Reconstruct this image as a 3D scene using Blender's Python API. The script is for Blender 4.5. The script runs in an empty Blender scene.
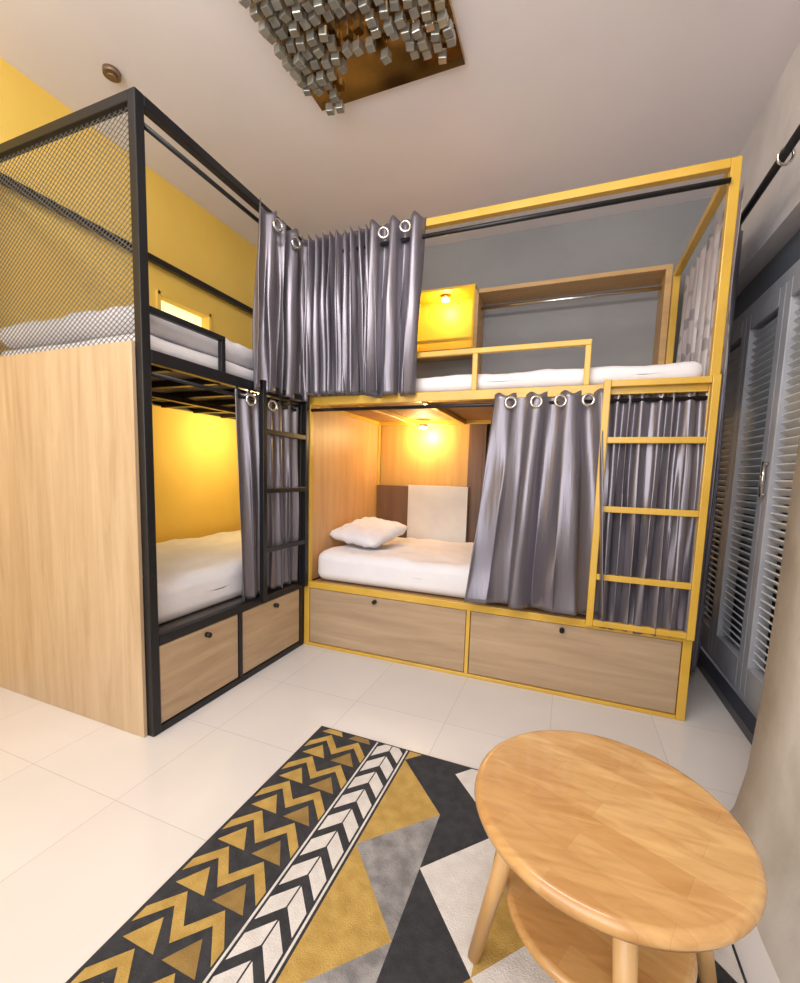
import bpy, bmesh, math, random
from mathutils import Vector, Matrix, noise
random.seed(4)
scn=bpy.context.scene
COL=scn.collection

# ---------------------------------------------------------------- materials
def lin(c):
    return tuple(((v/255)/12.92 if v/255<=.04045 else ((v/255+.055)/1.055)**2.4) for v in c)+(1,)
def base(name):
    m=bpy.data.materials.new(name); m.use_nodes=True
    nt=m.node_tree; b=nt.nodes['Principled BSDF']
    return m,nt,b
def N(nt,t,**k):
    n=nt.nodes.new(t)
    for a,v in k.items(): setattr(n,a,v)
    return n
def coords(nt,scale=(1,1,1),rot=(0,0,0)):
    tc=N(nt,'ShaderNodeTexCoord'); mp=N(nt,'ShaderNodeMapping')
    mp.inputs['Scale'].default_value=scale; mp.inputs['Rotation'].default_value=rot
    nt.links.new(tc.outputs['Object'],mp.inputs['Vector']); return mp.outputs['Vector']
def plain(name,c,rough=.5,metal=0,c2=None,nscale=6,bump=0,bscale=60,sheen=0,coat=0,ramp=(.35,.65)):
    m,nt,b=base(name)
    b.inputs['Base Color'].default_value=lin(c); b.inputs['Roughness'].default_value=rough
    b.inputs['Metallic'].default_value=metal
    if sheen: b.inputs['Sheen Weight'].default_value=sheen
    if coat: b.inputs['Coat Weight'].default_value=coat
    v=coords(nt)
    n=N(nt,'ShaderNodeTexNoise'); n.inputs['Scale'].default_value=nscale; n.inputs['Detail'].default_value=5
    nt.links.new(v,n.inputs['Vector'])
    r=N(nt,'ShaderNodeValToRGB'); r.color_ramp.elements[0].position=ramp[0]; r.color_ramp.elements[1].position=ramp[1]
    r.color_ramp.elements[0].color=lin(c); r.color_ramp.elements[1].color=lin(c2 or tuple(max(0,x*.95) for x in c))
    nt.links.new(n.outputs['Fac'],r.inputs['Fac']); nt.links.new(r.outputs['Color'],b.inputs['Base Color'])
    if bump:
        n2=N(nt,'ShaderNodeTexNoise'); n2.inputs['Scale'].default_value=bscale; n2.inputs['Detail'].default_value=4
        nt.links.new(v,n2.inputs['Vector'])
        bp=N(nt,'ShaderNodeBump'); bp.inputs['Strength'].default_value=bump; bp.inputs['Distance'].default_value=.01
        nt.links.new(n2.outputs['Fac'],bp.inputs['Height']); nt.links.new(bp.outputs['Normal'],b.inputs['Normal'])
    return m
def wood(name,c1,c2,scale,rough=.45):
    m,nt,b=base(name); v=coords(nt,scale)
    n=N(nt,'ShaderNodeTexNoise'); n.inputs['Scale'].default_value=1.6; n.inputs['Detail'].default_value=7; n.inputs['Roughness'].default_value=.62; n.inputs['Distortion'].default_value=.6
    nt.links.new(v,n.inputs['Vector'])
    r=N(nt,'ShaderNodeValToRGB'); r.color_ramp.elements[0].position=.3; r.color_ramp.elements[1].position=.7
    r.color_ramp.elements[0].color=lin(c1); r.color_ramp.elements[1].color=lin(c2)
    nt.links.new(n.outputs['Fac'],r.inputs['Fac']); nt.links.new(r.outputs['Color'],b.inputs['Base Color'])
    b.inputs['Roughness'].default_value=rough
    return m
def emis(name,c,s):
    m,nt,b=base(name); b.inputs['Base Color'].default_value=lin(c)
    b.inputs['Emission Color'].default_value=lin(c); b.inputs['Emission Strength'].default_value=s
    return m

M_black=plain('black_steel',(34,34,38),.35,.3)
M_yel=plain('yellow_steel',(214,172,66),.35,0,(204,160,56),coat=.3)
M_panel=wood('oak_panel_vertical',(198,172,140),(174,146,114),(14,14,1.0))
M_drawx=wood('oak_drawer_x',(184,158,128),(158,132,106),(1.2,14,14))
M_drawy=wood('oak_drawer_y',(194,168,134),(168,140,110),(14,1.2,14))
M_side=wood('oak_side',(216,174,122),(196,150,100),(12,12,1))
M_backp=wood('oak_back',(214,170,96),(196,150,78),(10,10,1))
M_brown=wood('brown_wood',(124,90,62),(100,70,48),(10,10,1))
M_trimw=wood('closet_trim',(204,166,112),(184,144,92),(2,12,12))
M_wpanel=plain('white_laminate',(226,221,215),.4)
M_cubby=plain('cubby_yellow',(246,200,60),.5)
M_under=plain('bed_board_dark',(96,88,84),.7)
M_under2=plain('bed_board_brown',(160,120,76),.7)
M_sheet=plain('white_sheet',(236,232,235),.85,0,(224,220,225),3,.45,9,sheen=.2)
M_duv=plain('duvet_fabric',(222,219,224),.9,0,(208,204,210),5,.6,14,sheen=.2)
M_floorstep=plain('navy_tile',(48,52,64),.3)
M_knob=plain('knob_black',(14,14,14),.3)
M_chrome=plain('chrome',(225,222,216),.2,1)
M_mesh=plain('wire_mesh',(112,112,112),.5,.4)
M_shut=plain('shutter_paint',(226,229,233),.5,0,(214,218,224))
M_dfr=plain('door_frame_paint',(186,188,196),.45,0,(172,174,184))
M_dark=plain('door_dark_backing',(104,110,120),.35)
M_gold=plain('gold_mirror',(222,176,104),.07,1,(150,118,80),5)

def satin(name='satin_grey',c=(124,119,128),metal=.6,rough=.31,patt=None):
    m,nt,b=base(name); v=coords(nt,(34,34,2))
    b.inputs['Base Color'].default_value=lin(c); b.inputs['Metallic'].default_value=metal
    b.inputs['Roughness'].default_value=rough
    n=N(nt,'ShaderNodeTexNoise'); n.inputs['Scale'].default_value=1; n.inputs['Detail'].default_value=3
    nt.links.new(v,n.inputs['Vector'])
    bp=N(nt,'ShaderNodeBump'); bp.inputs['Strength'].default_value=.3; bp.inputs['Distance'].default_value=.01
    nt.links.new(n.outputs['Fac'],bp.inputs['Height']); nt.links.new(bp.outputs['Normal'],b.inputs['Normal'])
    if patt:
        v2=coords(nt); vo=N(nt,'ShaderNodeTexVoronoi'); vo.inputs['Scale'].default_value=11; nt.links.new(v2,vo.inputs['Vector'])
        r=N(nt,'ShaderNodeValToRGB'); r.color_ramp.elements[0].position=.28; r.color_ramp.elements[1].position=.36
        r.color_ramp.elements[0].color=lin(patt); r.color_ramp.elements[1].color=lin(c)
        nt.links.new(vo.outputs['Distance'],r.inputs['Fac']); nt.links.new(r.outputs['Color'],b.inputs['Base Color'])
    return m
M_satin=satin()
M_print=satin('satin_print',(186,180,186),.2,.45,(146,140,148))

def tiles():
    m,nt,b=base('floor_tiles'); v=coords(nt)
    br=N(nt,'ShaderNodeTexBrick'); br.offset=0; br.inputs['Scale'].default_value=1
    br.inputs['Brick Width'].default_value=.4; br.inputs['Row Height'].default_value=.4
    br.inputs['Mortar Size'].default_value=.0015; br.inputs['Mortar Smooth'].default_value=.4
    br.inputs['Color1'].default_value=lin((230,225,224)); br.inputs['Color2'].default_value=lin((226,221,219)); br.inputs['Mortar'].default_value=lin((202,196,193))
    nt.links.new(v,br.inputs['Vector'])
    n=N(nt,'ShaderNodeTexNoise'); n.inputs['Scale'].default_value=2.5; n.inputs['Detail'].default_value=6; nt.links.new(v,n.inputs['Vector'])
    mx=N(nt,'ShaderNodeMixRGB',blend_type='MULTIPLY'); mx.inputs['Fac'].default_value=.15
    nt.links.new(br.outputs['Color'],mx.inputs['Color1']); nt.links.new(n.outputs['Fac'],mx.inputs['Color2'])
    nt.links.new(mx.outputs['Color'],b.inputs['Base Color']); b.inputs['Roughness'].default_value=.14
    b.inputs['Specular IOR Level'].default_value=.55
    return m
def butcher():
    m,nt,b=base('table_wood'); v=coords(nt,(1,1,1),(0,0,math.radians(25)))
    br=N(nt,'ShaderNodeTexBrick'); br.offset=.4; br.inputs['Scale'].default_value=1
    br.inputs['Brick Width'].default_value=.26; br.inputs['Row Height'].default_value=.05
    br.inputs['Mortar Size'].default_value=.0002; br.inputs['Bias'].default_value=0
    br.inputs['Color1'].default_value=lin((216,176,120)); br.inputs['Color2'].default_value=lin((200,154,98)); br.inputs['Mortar'].default_value=lin((182,134,84))
    nt.links.new(v,br.inputs['Vector'])
    v2=coords(nt,(5,22,22),(0,0,math.radians(25)))
    n=N(nt,'ShaderNodeTexNoise'); n.inputs['Scale'].default_value=1.4; n.inputs['Detail'].default_value=7; n.inputs['Distortion'].default_value=1.6; nt.links.new(v2,n.inputs['Vector'])
    r=N(nt,'ShaderNodeValToRGB'); r.color_ramp.elements[0].position=.3; r.color_ramp.elements[1].position=.7
    r.color_ramp.elements[0].color=(.68,.57,.46,1); r.color_ramp.elements[1].color=(1,1,1,1)
    nt.links.new(n.outputs['Fac'],r.inputs['Fac'])
    mx=N(nt,'ShaderNodeMixRGB',blend_type='MULTIPLY'); mx.inputs['Fac'].default_value=.7
    nt.links.new(br.outputs['Color'],mx.inputs['Color1']); nt.links.new(r.outputs['Color'],mx.inputs['Color2'])
    nt.links.new(mx.outputs['Color'],b.inputs['Base Color']); b.inputs['Roughness'].default_value=.25; b.inputs['Coat Weight'].default_value=.4
    return m
M_tiles=tiles(); M_table=butcher()
M_leg=wood('table_leg_wood',(220,180,126),(198,154,102),(14,14,2),.35)
M_wallL=plain('yellow_wall_paint',(242,205,102),.8,0,(234,196,90),2,.1,30)
M_wallB=plain('grey_wall_paint',(150,150,152),.85,0,(140,140,143),2,.1,30)
M_wallR=plain('plaster_wall',(216,211,212),.9,0,(202,197,197),3,.3,18)
M_pil=plain('plaster_worn',(208,203,196),.9,0,(184,177,167),4,.6,12,ramp=(.5,.75))
M_ceil=plain('ceiling_paint',(236,231,236),.9,0,(232,227,232),2)

# ---------------------------------------------------------------- geometry helpers
def mkobj(name,bm,mats,parent=None,smooth=False,bevel=0):
    me=bpy.data.meshes.new(name); bm.to_mesh(me); bm.free()
    ob=bpy.data.objects.new(name,me); COL.objects.link(ob)
    for m in (mats if isinstance(mats,(list,tuple)) else [mats]): me.materials.append(m)
    if smooth:
        for p in me.polygons: p.use_smooth=True
    if bevel:
        md=ob.modifiers.new('bevel','BEVEL'); md.width=bevel; md.segments=2; md.limit_method='ANGLE'
    if parent: ob.parent=parent
    return ob
def empty(name):
    e=bpy.data.objects.new(name,None); COL.objects.link(e); e.empty_display_size=.1; return e
def addbox(bm,b,mi=0,rot=None):
    x0,x1,y0,y1,z0,z1=b
    c=Vector(((x0+x1)/2,(y0+y1)/2,(z0+z1)/2))
    S=Matrix.Diagonal((x1-x0,y1-y0,z1-z0,1))
    Mx=Matrix.Translation(c)@(rot.to_4x4() if rot else Matrix.Identity(4))@S
    r=bmesh.ops.create_cube(bm,size=1,matrix=Mx)
    for f in {f for v in r['verts'] for f in v.link_faces}: f.material_index=mi
def boxes(name,bl,mat,parent=None,bevel=.002):
    bm=bmesh.new()
    for b in bl: addbox(bm,b)
    return mkobj(name,bm,mat,parent,bevel=bevel)
def rod(bm,p0,p1,r,mi=0,seg=12,r2=None):
    p0=Vector(p0);p1=Vector(p1);d=p1-p0
    q=Vector((0,0,1)).rotation_difference(d.normalized()).to_matrix().to_4x4()
    res=bmesh.ops.create_cone(bm,cap_ends=True,segments=seg,radius1=r,radius2=r if r2 is None else r2,depth=d.length,matrix=Matrix.Translation((p0+p1)/2)@q)
    for f in {f for v in res['verts'] for f in v.link_faces}: f.material_index=mi; f.smooth=len(f.verts)==4
def torus(bm,c,axis,R,r,mi=0,a=20,b=8):
    q=Vector((0,0,1)).rotation_difference(Vector(axis).normalized()).to_matrix()
    g=[[bm.verts.new(Vector(c)+q@Vector(((R+r*math.cos(j*2*math.pi/b))*math.cos(i*2*math.pi/a),(R+r*math.cos(j*2*math.pi/b))*math.sin(i*2*math.pi/a),r*math.sin(j*2*math.pi/b)))) for j in range(b)] for i in range(a)]
    for i in range(a):
        for j in range(b):
            f=bm.faces.new((g[i][j],g[(i+1)%a][j],g[(i+1)%a][(j+1)%b],g[i][(j+1)%b])); f.material_index=mi; f.smooth=True
def lerp(a,b,t): return a+(b-a)*t

def curtain(name,A,B,C,D,z1,z0,n,a1,a0,rings=(),ph=0.,mid=0.,gscale=1.,wild=1.,mat=None):
    A,B,C,D=[Vector(p) for p in (A,B,C,D)]
    nu=int(n*20)+1; nv=44
    bm=bmesh.new(); V=[]
    dirv=(B-A).normalized(); nor=Vector((dirv.y,-dirv.x))
    for j in range(nv+1):
        t=j/nv; row=[]
        for i in range(nu+1):
            u=i/nu
            uu=u+.35/n*noise.noise(Vector((u*n*.6,ph*2,1)))
            p=(A.lerp(B,u)).lerp(C.lerp(D,u),t)
            w=noise.noise(Vector((u*n*.9+ph*3,t*1.3,ph)))
            w2=noise.noise(Vector((u*n*2.2,t*2.4,ph+7)))
            amp=lerp(a1,a0,t)
            s=math.sin(2*math.pi*n*uu+ph+w*2.2*wild*t)
            s=math.copysign(abs(s)**.75,s)
            off=amp*(s*(.8+.4*w)+.5*wild*w2*min(1,t*3))+mid*math.sin(math.pi*t)*math.sin(math.pi*u)
            p=p+nor*off+dirv*(amp*.35*math.cos(2*(2*math.pi*n*u+ph)))*min(1,t*2)
            z=lerp(z1,z0,t)+(.008*math.sin(2*math.pi*n*u*2) if j==0 else 0)-(.012*w if j>nv*.8 else 0)
            row.append(bm.verts.new((p.x,p.y,z)))
        V.append(row)
    for j in range(nv):
        for i in range(nu):
            f=bm.faces.new((V[j][i],V[j+1][i],V[j+1][i+1],V[j][i+1])); f.smooth=True
    par=empty(name)
    ob=mkobj('cloth',bm,mat or M_satin,par)
    md=ob.modifiers.new('thick','SOLIDIFY'); md.thickness=.003
    if rings:
        bm=bmesh.new()
        for (x,y,z,ax) in rings:
            torus(bm,(x,y,z),ax,.023*gscale,.0065*gscale)
        mkobj('grommets',bm,M_chrome,par)
    return par

def softbox(name,b,mat,r=.035,amp=.008,parent=None,nf=5.,seed=0,cuts=50):
    x0,x1,y0,y1,z0,z1=b
    bm=bmesh.new(); bmesh.ops.create_cube(bm,size=1)
    bmesh.ops.subdivide_edges(bm,edges=bm.edges[:],cuts=cuts,use_grid_fill=True)
    c=Vector(((x0+x1)/2,(y0+y1)/2,(z0+z1)/2)); h=Vector(((x1-x0)/2,(y1-y0)/2,(z1-z0)/2))
    r=min(r,h.z*.95)
    for v in bm.verts:
        p=Vector((v.co.x*2*h.x,v.co.y*2*h.y,v.co.z*2*h.z))
        q=Vector([max(-(h[k]-r),min(h[k]-r,p[k])) for k in range(3)])
        d=p-q
        if d.length>1e-6:
            p=q+d.normalized()*r
        if p.z>0:
            k=noise.noise(Vector((p.x*nf+seed,p.y*nf,seed)))+.8*(1-abs(noise.noise(Vector((p.x*nf*1.7+p.y*3,p.y*nf*.9+seed,3))))*3)*.4
            p.z+=amp*k
        v.co=p+c
    return mkobj(name,bm,mat,parent,smooth=True)

# ---------------------------------------------------------------- dimensions
xl,xr,y0,y1,yb=-1.366,.524,1.06,2.028,2.98
H,D,L,T=2.207,1.404,.376,.034
XW=-2.34; YB=3.2; ZC=2.70; XR=.72

# ---------------------------------------------------------------- room
boxes('floor',[(XW-.1,1.0,-1.3,YB+.1,-.1,0)],M_tiles,bevel=0)
boxes('ceiling',[(XW-.1,1.0,-1.3,YB+.1,ZC,ZC+.1)],M_ceil,bevel=0)
boxes('wall_left',[(XW-.1,XW,-1.3,1.93,0,ZC),(XW-.1,XW,2.32,YB,0,ZC),(XW-.1,XW,1.93,2.32,0,1.87),(XW-.1,XW,1.93,2.32,2.03,ZC)],M_wallL,bevel=0)
boxes('wall_back',[(XW,1.0,YB,YB+.1,0,ZC)],M_wallB,bevel=0)
boxes('wall_right_lintel',[(XR,1.0,1.45,3.15,2.03,ZC)],M_wallR,bevel=0)
boxes('wall_right',[(XR,1.0,3.15,YB,0,ZC)],M_wallR,bevel=0)
bm=bmesh.new()
zs=[0,.06,.18,.4,.7,1.0,1.4,2.0,ZC]; fx=[.49,.515,.535,.55,.56,.565,.572,.575,.58]
ys=[-1.3]+[lerp(0,1.45,i/8) for i in range(9)]
G=[]
for k,z in enumerate(zs):
    row=[bm.verts.new((fx[k]+.012*noise.noise(Vector((y*3,z*3,1)))-(.03*max(0,1-abs(y-1.05)/.4) if z<.1 else 0),y+(.01*noise.noise(Vector((z*4,5,2))) if y>1.4 else 0),z)) for y in ys]
    row.append(bm.verts.new((1.0,1.45,z))); G.append(row)
for k in range(len(zs)-1):
    for i in range(len(ys)):
        f_=bm.faces.new((G[k][i],G[k][i+1],G[k+1][i+1],G[k+1][i])); f_.smooth=(i<len(ys)-1)
mkobj('wall_right_pillar',bm,M_pil)
boxes('trim_1',[(.725,.785,1.46,3.14,0,.045)],M_floorstep)
boxes('baseboard_back',[(XW,.8,YB-.012,YB,0,.08)],M_floorstep)
w=empty('window_1')
boxes('window_frame',[(XW-.06,XW+.012,1.92,2.33,1.855,1.878),(XW-.06,XW+.012,1.92,2.33,2.022,2.045),(XW-.06,XW+.012,1.915,1.94,1.855,2.045),(XW-.06,XW+.012,2.31,2.335,1.855,2.045)],M_wallL,w)
boxes('window_glass',[(XW-.075,XW-.065,1.93,2.32,1.87,2.03)],emis('daylight_glass',(240,240,190),1.0),w)

d=empty('door_1')
fr=[];sl=bmesh.new()
fr.append((.80,.86,1.46,3.14,1.84,1.90))
rr=Matrix.Rotation(math.radians(38),3,'Y')
for k in range(4):
    a=1.46+k*.42; b_=a+.42
    fr+=[(.79,.85,a,a+.055,.05,1.84),(.79,.85,b_-.055,b_,.05,1.84),(.79,.85,a+.055,b_-.055,.05,.2),(.79,.85,a+.055,b_-.055,1.76,1.84)]
    z=.225
    while z<1.75:
        addbox(sl,(.803,.843,a+.055,b_-.055,z-.0035,z+.0035),0,rr); z+=.034
boxes('door_frames',fr,M_dfr,d,.004)
mkobj('shutter_louvres',sl,M_shut,d)
boxes('door_transom',[(.80,.86,1.46,3.14,1.90,2.025)],M_dark,d)
boxes('door_backing',[(.87,.90,1.46,3.14,.045,2.025)],M_dark,d)
bm=bmesh.new(); rod(bm,(.775,2.27,.95),(.775,2.27,1.1),.008); rod(bm,(.775,2.27,.96),(.79,2.27,.96),.007); rod(bm,(.775,2.27,1.09),(.79,2.27,1.09),.007)
mkobj('door_handle',bm,M_chrome,d)

cr=empty('curtain_rod'); bm=bmesh.new()
rod(bm,(.62,1.50,2.13),(.62,3.05,2.13),.014)
for y in (1.80,2.95):
    rod(bm,(.62,y,2.13),(.72,y,2.13),.008); rod(bm,(.705,y,2.13),(.72,y,2.13),.028)
mkobj('rod_bar',bm,M_black,cr)
bm=bmesh.new()
torus(bm,(.62,1.93,2.118),(-.3,1,.2),.025,.005)
mkobj('rod_rings',bm,M_chrome,cr)

# ---------------------------------------------------------------- black bunk bed (left)
L1=empty('bunk_bed')
xb=-2.32
B=[]
for (x,y) in ((xl-T,y0),(xb,y0),(xl-T,1.99),(xb,yb-T),(xl-T,yb-T)):
    top=H if y<2.5 or x<-2 else D
    B.append((x,x+T,y,y+T,0,top))
B+=[(xl-T,xl,y0+T,1.99,H-T,H),(xb,xb+T,y0+T,yb-T,H-T,H),(xb+T,xl-T,y0,y0+T,H-T,H),(xb+T,xl-T,y0,y0+T,D-T,D),
    (xl-T,xl,y0+T,1.99,D-.045,D),(xl-T,xl,2.024,yb-T,D-.045,D),(xb,xb+T,y0+T,yb-T,D-.04,D),
    (xl-T,xl,y0+T,1.99,L-.035,L),(xl-T,xl,2.024,yb-T,L-.035,L),(xb,xb+T,y0+T,yb-T,L-.035,L),
    (xl-T,xl,y0+T,1.99,0,.03),(xl-T+.004,xl,1.507,1.53,.03,L-.035),
    (xb+T,xl-T,yb-T,yb,D-T,D)]
for i in range(8):
    y=1.18+i*.235; B.append((xb+T,xl-T,y,y+.03,D-.05,D-.022))
B.append((xb+.44,xb+.48,y0+T,yb-T,D-.075,D-.05))
boxes('steel_frame',B,M_black,L1,.003)
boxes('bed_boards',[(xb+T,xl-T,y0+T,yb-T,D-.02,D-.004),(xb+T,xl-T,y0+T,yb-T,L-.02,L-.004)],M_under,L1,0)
boxes('end_panel',[(xb,xl-T+.004,y0-.016,y0-.001,0.0,D+.018)],M_panel,L1)
boxes('drawer_fronts',[(xl-.022,xl-.005,y0+T+.004,1.503,.034,L-.039),(xl-.022,xl-.005,1.534,1.987,.034,L-.039)],M_drawy,L1,.002)
bm=bmesh.new()
for y in (1.32,1.77): rod(bm,(xl-.006,y,.305),(xl+.016,y,.305),.011,0,16)
mkobj('drawer_knobs',bm,M_knob,L1)
g=.022
boxes('guard_rail',[(xl-.03,xl-.03+g,1.45-g,1.45,D,1.53),(xl-.03,xl-.03+g,1.094,1.45,1.53,1.53+g)],M_black,L1)
lad=[(xl+.010,xl+.036,1.635,1.661,L-.02,D+.01),(xl+.010,xl+.036,1.985,2.011,L-.02,D+.01)]
for z in (1.375,1.17,.89,.60): lad.append((xl+.012,xl+.034,1.661,1.985,z,z+.024))
boxes('ladder',lad,M_black,L1)
bm=bmesh.new(); rod(bm,(xl-.017,y0+T,2.125),(xl-.017,1.99,2.125),.009); rod(bm,(xl-.017,y0+T,1.325),(xl-.017,1.99,1.325),.008)
mkobj('curtain_rails',bm,M_black,L1)
def diamond(name,org,U,V,W,Hh,pu,pv,parent):
    bm=bmesh.new(); U=Vector(U);V=Vector(V);O=Vector(org); n_=U.cross(V)
    k=pv/pu
    def seg(a,b):
        p=O+U*a[0]+V*a[1]; q=O+U*b[0]+V*b[1]; dd=(q-p).normalized(); s=dd.cross(n_)*.0010; t=n_*.0009
        vs=[bm.verts.new(x) for x in (p+s+t,p-s+t,p-s-t,p+s-t,q+s+t,q-s+t,q-s-t,q+s-t)]
        for f in ((0,1,5,4),(1,2,6,5),(2,3,7,6),(3,0,4,7)): bm.faces.new([vs[i] for i in f])
    c=-Hh/k
    while c<W:
        u0=max(0,c);u1=min(W,c+Hh/k)
        if u1>u0:
            seg((u0,k*(u0-c)),(u1,k*(u1-c)))
            seg((u0,Hh-k*(u0-c)),(u1,Hh-k*(u1-c)))
        c+=pu
    return mkobj(name,bm,M_mesh,parent)
diamond('mesh_end_panel',(xb+T,y0+T/2,D),(1,0,0),(0,0,1),xl-T-xb-T,H-T-D,.028,.019,L1)

# ---------------------------------------------------------------- yellow bunk bed
R1=empty('bunk_bed.001')
B=[(xl,xl+T,y1,y1+T,0,H),(xr-T,xr,y1,y1+T,0,H),(xl,xl+T,yb-T,yb,0,D),(xr-T,xr,yb-T,yb,0,H),
 (xl+T,xr-T,y1,y1+T,H-T,H),(xr-T,xr,y1+T,yb-T,H-T,H),(xl,xl+T,y1+T,yb-T,D-.045,D),(xr-T,xr,y1+T,yb-T,D-.045,D),
 (xl+T,xr-T,y1,y1+T,D-.045,D),(xl+T,xr-T,yb-T,yb,D-.045,D),(xl+T,xr-T,y1,y1+T,L-.035,L),(xr-T,xr,y1+T,yb-T,L-.035,L),
 (xl+T,xr-T,yb-T,yb,L-.035,L),(xl+T,xr-T,y1,y1+T,0,.018),(-.422,-.403,y1,y1+T,.018,L-.035)]
for i in range(5):
    x=xl+.3+i*.36; B.append((x,x+.03,y1+T,yb-T,D-.05,D-.022))
g=.024
B+=[(-.45,-.45+g,y1+.004,y1+.004+g,D,1.572),(.035,.035+g,y1+.004,y1+.004+g,D,1.572),(-.76,.059,y1+.004,y1+.004+g,1.572,1.572+g)]
boxes('steel_frame',B,M_yel,R1,.003)
lad=[(.115,.143,y1-.032,y1-.004,L-.015,D+.012),(.493,.521,y1-.032,y1-.004,L-.015,D+.012)]
for z in (D-.018,1.155,.865,.57,L-.012): lad.append((.143,.493,y1-.030,y1-.006,z,z+.026))
boxes('ladder',lad,M_yel,R1,.003)
boxes('bed_boards',[(xl+T,xr-T,y1+T,yb-T,D-.02,D-.004),(xl+T,xr-T,y1+T,yb-T,L-.02,L-.004)],M_under2,R1,0)
boxes('drawer_fronts',[(xl+T+.003,-.425,y1+.005,y1+.022,.022,L-.038),(-.400,xr-T-.003,y1+.005,y1+.022,.022,L-.038)],M_drawx,R1)
bm=bmesh.new()
for x in (-.92,.02): rod(bm,(x,y1+.006,.315),(x,y1-.016,.315),.011,0,16)
mkobj('drawer_knobs',bm,M_knob,R1)
boxes('side_panel',[(xl+.006,xl+.022,y1+T,yb-T,L,D-.045)],M_side,R1,0)
bm=bmesh.new(); rod(bm,(xl+T,y1-.012,2.12),(xr-T,y1-.012,2.12),.010); rod(bm,(xl+T,y1+.010,1.335),(xr-T,y1+.010,1.335),.009)
mkobj('curtain_rails',bm,M_black,R1)
boxes('right_end_drawer_side',[(xr-.022,xr-.006,y1+T,yb-T,.02,L-.035)],M_drawy,R1,0)

# ---------------------------------------------------------------- bedding
softbox('mattress',(xb+.04,xl-.07,y0+.04,yb-.05,L+.001,.55),M_sheet,.05,.016,seed=1)
softbox('mattress.001',(xb+.04,xl-.05,y0+.04,yb-.05,D+.001,1.475),M_sheet,.035,.006,seed=2)
softbox('duvet',(xb+.04,xl-.055,y0+.037,2.0,1.484,1.575),M_duv,.043,.02,seed=12)
softbox('mattress.002',(xl+.045,xr-.04,y1+.04,yb-.08,L+.001,.545),M_sheet,.05,.016,seed=3,cuts=70)
softbox('mattress.003',(xl+.045,xr-.04,y1+.04,yb-.05,D+.001,1.49),M_sheet,.045,.012,seed=4)
def pillow(name,c,a,b,h,rot,tilt=0,tilt2=0):
    bm=bmesh.new(); n=28; P={}
    for s in (1,-1):
        for i in range(n+1):
            for j in range(n+1):
                u=i/n*2-1;v=j/n*2-1
                if s==-1 and (i in(0,n) or j in(0,n)): P[s,i,j]=P[1,i,j]; continue
                k=((1-u**6)*(1-v**6))**.6*(.75+.25*(1-u*u)*(1-v*v))
                px=a*u*(1-.05*(1-v*v)*abs(u))*(1-.07*v**6); py=b*v*(1-.06*(1-u*u)*abs(v))*(1-.07*u**6)
                z=s*h*k+(.012*noise.noise(Vector((u*4,v*4,s))) if k>.1 else 0)
                P[s,i,j]=bm.verts.new((px,py,z))
        for i in range(n):
            for j in range(n):
                q=[P[s,i,j],P[s,i+1,j],P[s,i+1,j+1],P[s,i,j+1]]
                bm.faces.new(q if s==1 else q[::-1])
    ob=mkobj(name,bm,M_sheet,smooth=True); ob.location=c; ob.rotation_euler=(tilt,tilt2,rot); return ob
pillow('pillow',(-1.135,2.40,.637),.185,.20,.055,math.radians(-12),math.radians(10),math.radians(4))

# ---------------------------------------------------------------- built-in closet
C1=empty('built_in_closet')
yc=2.99
boxes('closet_trim_boards',[(-.65,.49,yc,YB-.002,2.235,2.262),(-1.14,.49,yc,YB-.002,1.395,1.42),(.455,.49,yc,YB-.002,.4,2.235),(-.665,-.64,yc,YB-.002,1.42,2.262),(-1.14,-.665,yc,YB-.002,1.86,1.885)],M_trimw,C1)
boxes('cubby_box',[(-1.14,-.665,YB-.02,YB-.003,1.885,2.30),(-1.14,-.665,yc,YB-.02,2.285,2.30),(-1.14,-1.12,yc,YB-.02,1.885,2.285),(-.68,-.665,yc,YB-.02,1.885,2.285),(-1.14,-.665,yc-.005,yc,1.93,1.955)],M_cubby,C1)
boxes('back_panel',[(xl+.03,-.66,yc,yc+.016,.38,1.39)],M_backp,C1)
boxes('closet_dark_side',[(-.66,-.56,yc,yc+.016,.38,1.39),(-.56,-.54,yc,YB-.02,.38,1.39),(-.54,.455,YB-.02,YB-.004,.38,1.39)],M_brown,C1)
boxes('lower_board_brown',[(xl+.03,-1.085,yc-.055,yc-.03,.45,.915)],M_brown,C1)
boxes('lower_board_white',[(-1.083,-.64,yc-.057,yc-.03,.45,.925)],M_wpanel,C1)
bm=bmesh.new(); rod(bm,(-.64,3.09,2.17),(.455,3.09,2.17),.011); rod(bm,(-.54,3.09,1.28),(.455,3.09,1.28),.011)
mkobj('hanging_rods',bm,M_chrome,C1)

M_bulb=emis('warm_bulb',(255,214,130),14)
def lamp(name,c,e,col=(1,.72,.32)):
    p=empty(name)
    bm=bmesh.new(); rod(bm,(c[0],c[1],c[2]+.012),(c[0],c[1],c[2]+.03),.035,0,24); mkobj('lamp_base',bm,M_chrome,p)
    bm=bmesh.new(); rod(bm,(c[0],c[1],c[2]),(c[0],c[1],c[2]+.012),.028,0,24); mkobj('lamp_lens',bm,M_bulb,p)
    ld=bpy.data.lights.new(name+'_light','POINT'); ld.energy=e; ld.color=col; ld.shadow_soft_size=.03
    lo=bpy.data.objects.new('lamp_light',ld); COL.objects.link(lo); lo.location=(c[0],c[1],c[2]-.04); lo.parent=p
lamp('bunk_lamp',(-.96,2.86,1.322),9)
lamp('bunk_lamp.001',(-.90,3.09,2.25),3)
lamp('bunk_lamp.002',(-1.95,2.3,1.30),14,(1,.78,.38))

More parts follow.
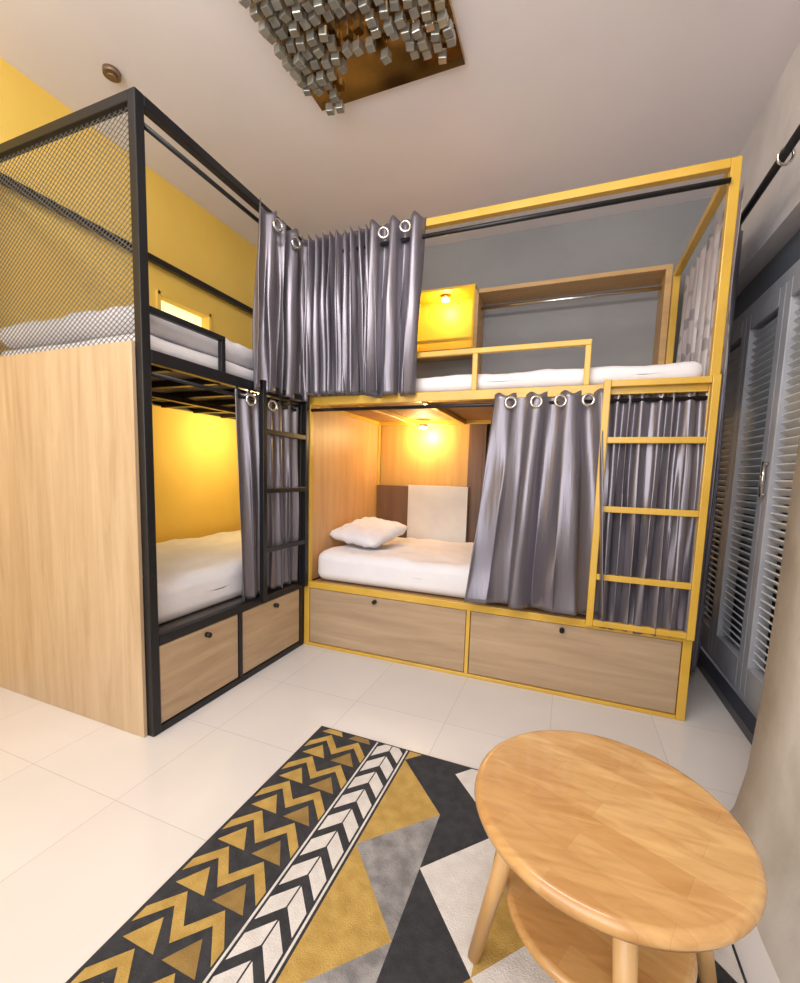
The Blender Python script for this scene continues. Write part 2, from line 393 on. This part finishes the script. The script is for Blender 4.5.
# ---------------------------------------------------------------- curtains
yf=y1-.03
curtain('curtain',(-1.40,yf-.01),(-.96,yf),(-1.40,yf-.02),(-.93,yf),2.20,1.405,11,.030,.034,ph=.5)
curtain('curtain.001',(-.97,yf),(-.70,yf),(-.96,yf-.01),(-.72,yf),2.21,1.39,2.5,.034,.036,ph=1.,
   rings=[(-.89,yf-.038,2.14,(.4,-1,0)),(-.78,yf-.038,2.15,(.4,-1,0))])
xf=xl+.03
curtain('curtain.002',(xf,1.60),(xf,1.99),(xf,1.58),(xf,1.97),2.17,1.37,4,.030,.03,ph=2.,
   rings=[(xf+.036,1.70,2.11,(1,-.3,0)),(xf+.036,1.84,2.10,(1,-.3,0))])
xg=xl-.020
curtain('curtain.003',(xg,1.50),(xg,1.97),(xg,1.55),(xg,1.97),1.35,.385,6,.018,.020,ph=1.,
   rings=[(xg+.024,1.59,1.315,(1,-.3,0)),(xg+.024,1.74,1.315,(1,-.3,0))])
curtain('curtain.004',(-.335,y1-.008),(.115,y1-.008),(-.43,y1-.045),(.19,y1-.045),1.375,.41,3.2,.020,.036,ph=.2,mid=.02,
   rings=[(-.26,yf,1.335,(.3,-1,0)),(-.15,yf,1.335,(.3,-1,0)),(-.05,yf,1.335,(.3,-1,0)),(.06,yf,1.335,(.3,-1,0))],wild=1.7)
curtain('curtain.005',(.12,y1+.014),(.50,y1+.014),(.13,y1-.01),(.50,y1-.01),1.36,.36,7,.014,.022,ph=2.3,wild=1.9)
curtain('curtain.006',(xr+.025,2.08),(xr+.025,2.93),(xr+.025,2.10),(xr+.025,2.95),2.14,1.43,8,.012,.014,ph=.3,mat=M_print)
curtain('curtain.007',(.60,2.35),(.68,2.60),(.60,2.35),(.68,2.60),2.17,.08,4,.025,.025,ph=.9)

# ---------------------------------------------------------------- rug
rx0,rx1,ry0,ry1=-.836,.40,-.25,1.369
M_rblk=plain('rug_black',(56,57,62),1,0,(44,45,50),40,.4,300)
M_rgold=plain('rug_gold',(190,158,88),1,0,(172,140,72),30,.4,300)
M_rgry=plain('rug_grey',(156,154,156),1,0,(120,118,120),26,.4,300)
M_rwht=plain('rug_white',(220,216,214),1,0,(208,203,201),30,.4,300)
M_rgld2=plain('rug_ochre',(152,124,70),1,0,(136,108,60),30,.4,300)
bm=bmesh.new(); addbox(bm,(rx0,rx1,ry0,ry1,.0005,.008),0)
def poly(pts,mi,z):
    def clip(P,f,inter):
        o=[]
        for i in range(len(P)):
            a,b=P[i],P[(i+1)%len(P)]
            if f(a): o.append(a)
            if f(a)!=f(b): o.append(inter(a,b))
        return o
    def mk(ax,val,sg):
        f=lambda p:(p[ax]-val)*sg>=0
        def it(a,b):
            t=(val-a[ax])/(b[ax]-a[ax]); return (a[0]+(b[0]-a[0])*t,a[1]+(b[1]-a[1])*t)
        return f,it
    for ax,val,sg in ((0,rx0+.006,1),(0,rx1-.006,-1),(1,ry0+.006,1),(1,ry1-.006,-1)):
        f,it=mk(ax,val,sg); pts=clip(pts,f,it) if pts else pts
    if len(pts)<3: return
    fc=bm.faces.new([bm.verts.new((p[0],p[1],z)) for p in pts]); fc.material_index=mi
    fc.normal_update()
    if fc.normal.z<0: fc.normal_flip()
z1=.0086
bx0,bx1=-.826,-.600; cw=(bx1-bx0)/2
y=ry0-.1;k=0
while y<ry1:
    for c in range(2):
        a=bx0+c*cw; m_=a+cw/2; b_=a+cw
        pk=.062
        poly([(a,y),(m_,y+pk),(m_,y+pk+.036),(a,y+.036)],1,z1); poly([(m_,y+pk),(b_,y),(b_,y+.036),(m_,y+pk+.036)],1,z1)
        poly([(a+.012,y-.028),(b_-.012,y-.028),(m_,y+.034)],4 if c else 1,z1)
    y+=.132;k+=1
for xx in (-.592,-.475): poly([(xx-.003,ry0),(xx+.003,ry0),(xx+.003,ry1),(xx-.003,ry1)],3,z1)
a,b_=-.583,-.484; m_=(a+b_)/2; y=ry0-.1
while y<ry1:
    poly([(a,y),(m_-.002,y+.05),(m_-.002,y+.105),(a,y+.055)],3,z1); poly([(m_+.002,y+.05),(b_,y),(b_,y+.055),(m_+.002,y+.105)],3,z1)
    y+=.086
edges=[-.465,-.285,-.115,.055,.225,.395]
hp=.185
right=[[1,0,1,0,1,1,1,0],[3,0,2,0,0,0,0,1],[0,1,3,1,1,2,0,1],[0,1,2,3,0,3,1,2],[3,0,1,2,0,1,0,2]]
left =[[2,0,2,0,2,2,0,2],[1,2,0,3,1,3,3,1],[2,0,1,0,3,0,2,1],[1,0,3,1,2,0,3,1],[0,2,0,1,0,3,2,0]]
for c in range(5):
    a,b_=edges[c],edges[c+1]
    off=.944-5*hp*2+(hp if c%2==0 and c else 0)
    for k in range(8):
        yy=off+k*2*hp
        poly([(a,yy),(a,yy+2*hp),(b_,yy+hp)],right[c][k],z1)
        poly([(a,yy),(b_,yy-hp),(b_,yy+hp)],left[c][k],z1)
mkobj('rug',bm,[M_rblk,M_rgold,M_rgry,M_rwht,M_rgld2])

# ---------------------------------------------------------------- round table
TB=empty('coffee_table'); tc=(.100,.834); tr=.236; th=.40
def lathe(name,prof,c,mat,parent,seg=96):
    bm=bmesh.new(); rings=[]
    for r,z in prof:
        rings.append([bm.verts.new((r*math.cos(i*2*math.pi/seg),r*math.sin(i*2*math.pi/seg),z)) for i in range(seg)])
    for a,b in zip(rings,rings[1:]):
        for i in range(seg): bm.faces.new((a[i],a[(i+1)%seg],b[(i+1)%seg],b[i]))
    bm.faces.new(rings[0][::-1]); bm.faces.new(rings[-1])
    ob=mkobj(name,bm,mat,parent,smooth=False); ob.location=(c[0],c[1],0)
    for p in ob.data.polygons: p.use_smooth=len(p.vertices)==4
    return ob
lathe('table_top',[(tr-.03,th-.030),(tr-.012,th-.029),(tr-.003,th-.024),(tr,th-.016),(tr-.002,th-.007),(tr-.009,th-.001),(tr-.014,th)],tc,M_table,TB)
lathe('lower_shelf',[(.150,.165),(.160,.167),(.165,.175),(.160,.184),(.152,.186)],tc,M_table,TB)
bm=bmesh.new()
for k in range(4):
    a=math.radians(190+90*k)
    dx,dy=math.cos(a),math.sin(a)
    rod(bm,(tc[0]+.220*dx,tc[1]+.220*dy,.0125),(tc[0]+.145*dx,tc[1]+.145*dy,th-.03),.013,0,20,.019)
mkobj('table_legs',bm,M_leg,TB)

# ---------------------------------------------------------------- crystal ceiling light
CH=empty('crystal_ceiling_light')
boxes('mirror_plate',[(-1.18,-.50,1.08,1.87,ZC-.022,ZC-.001)],M_gold,CH)
m,nt,b=base('crystal'); b.inputs['Base Color'].default_value=(.50,.49,.44,1); b.inputs['Roughness'].default_value=.08; b.inputs['Transmission Weight'].default_value=.5; b.inputs['IOR'].default_value=1.5; b.inputs['Metallic'].default_value=.3
bm=bmesh.new(); wires=bmesh.new()
for i in range(14):
    for j in range(16):
        x=-1.16+i*.049+random.uniform(-.005,.005); y=1.09+j*.049+random.uniform(-.005,.005)
        lim=1.80 if x<-1.02 else (1.66 if x<-.68 else 1.74)
        if y>lim+random.uniform(-.05,.05) or x>-.515: continue
        if -.95<x<-.8 and 1.5<y<1.62: continue
        L_=random.choice((.006,.016,.026))
        s=.0165
        zz=ZC-.024-L_
        rot=Matrix.Rotation(random.uniform(-.3,.3),3,'Z')@Matrix.Rotation(random.uniform(-.15,.15),3,'X')
        addbox(bm,(x-s,x+s,y-s,y+s,zz-2*s,zz),0,rot)
        rod(wires,(x,y,zz-.002),(x,y,ZC-.022),.0015,0,6)
mkobj('crystal_cubes',bm,m,CH,bevel=.003)
mkobj('hanging_wires',wires,M_chrome,CH)

SP=empty('ceiling_spot_light')
bm=bmesh.new(); rod(bm,(-1.95,1.41,ZC-.02),(-1.95,1.41,ZC),.034,0,24); rod(bm,(-1.95,1.41,ZC-.03),(-1.95,1.41,ZC-.02),.02,0,24)
mkobj('spot_body',bm,plain('bronze',(130,104,80),.4,.4),SP)

# ---------------------------------------------------------------- lights
def area(name,loc,rot,sx,sy,e,col=(1,1,1)):
    ld=bpy.data.lights.new(name,'AREA'); ld.shape='RECTANGLE'; ld.size=sx; ld.size_y=sy; ld.energy=e; ld.color=col
    o=bpy.data.objects.new(name,ld); COL.objects.link(o); o.location=loc; o.rotation_euler=rot
area('rear_fill',(-.7,-1.15,1.6),(math.radians(97),0,0),2.4,1.8,52,(1,.985,.97))  # added fill behind the camera, standing in for window light
area('bunk_fill',(-.5,.3,ZC-.10),(math.radians(55),0,0),1.6,.25,24,(1,.97,.92))  # added out-of-view fill tilted at the bunks, not a room fixture
wd=bpy.data.worlds.new('World'); scn.world=wd; wd.use_nodes=True
wd.node_tree.nodes['Background'].inputs['Color'].default_value=(.98,.98,1,1); wd.node_tree.nodes['Background'].inputs['Strength'].default_value=1.0
scn.view_settings.view_transform='Standard'

# ---------------------------------------------------------------- camera
f,yaw,pit,rol=425.3,21.39,5.8,1.71
y_,pt,r_=map(math.radians,(yaw,pit,rol))
fwd=Vector((-math.sin(y_)*math.cos(pt),math.cos(y_)*math.cos(pt),-math.sin(pt)))
rt=Vector((math.cos(y_),math.sin(y_),0)); dn=fwd.cross(rt)
R=rt*math.cos(r_)-dn*math.sin(r_); Dn=dn*math.cos(r_)+rt*math.sin(r_)
cd=bpy.data.cameras.new('camera'); cam=bpy.data.objects.new('camera',cd); COL.objects.link(cam)
Mx=Matrix((R,-Dn,-fwd)).transposed().to_4x4(); Mx.translation=(0,0,1.0)
cam.matrix_world=Mx
cd.sensor_fit='HORIZONTAL'; cd.sensor_width=36; cd.lens=36*f/800
cd.shift_x=1/800; cd.shift_y=25.9/800; cd.clip_start=.02
scn.camera=cam
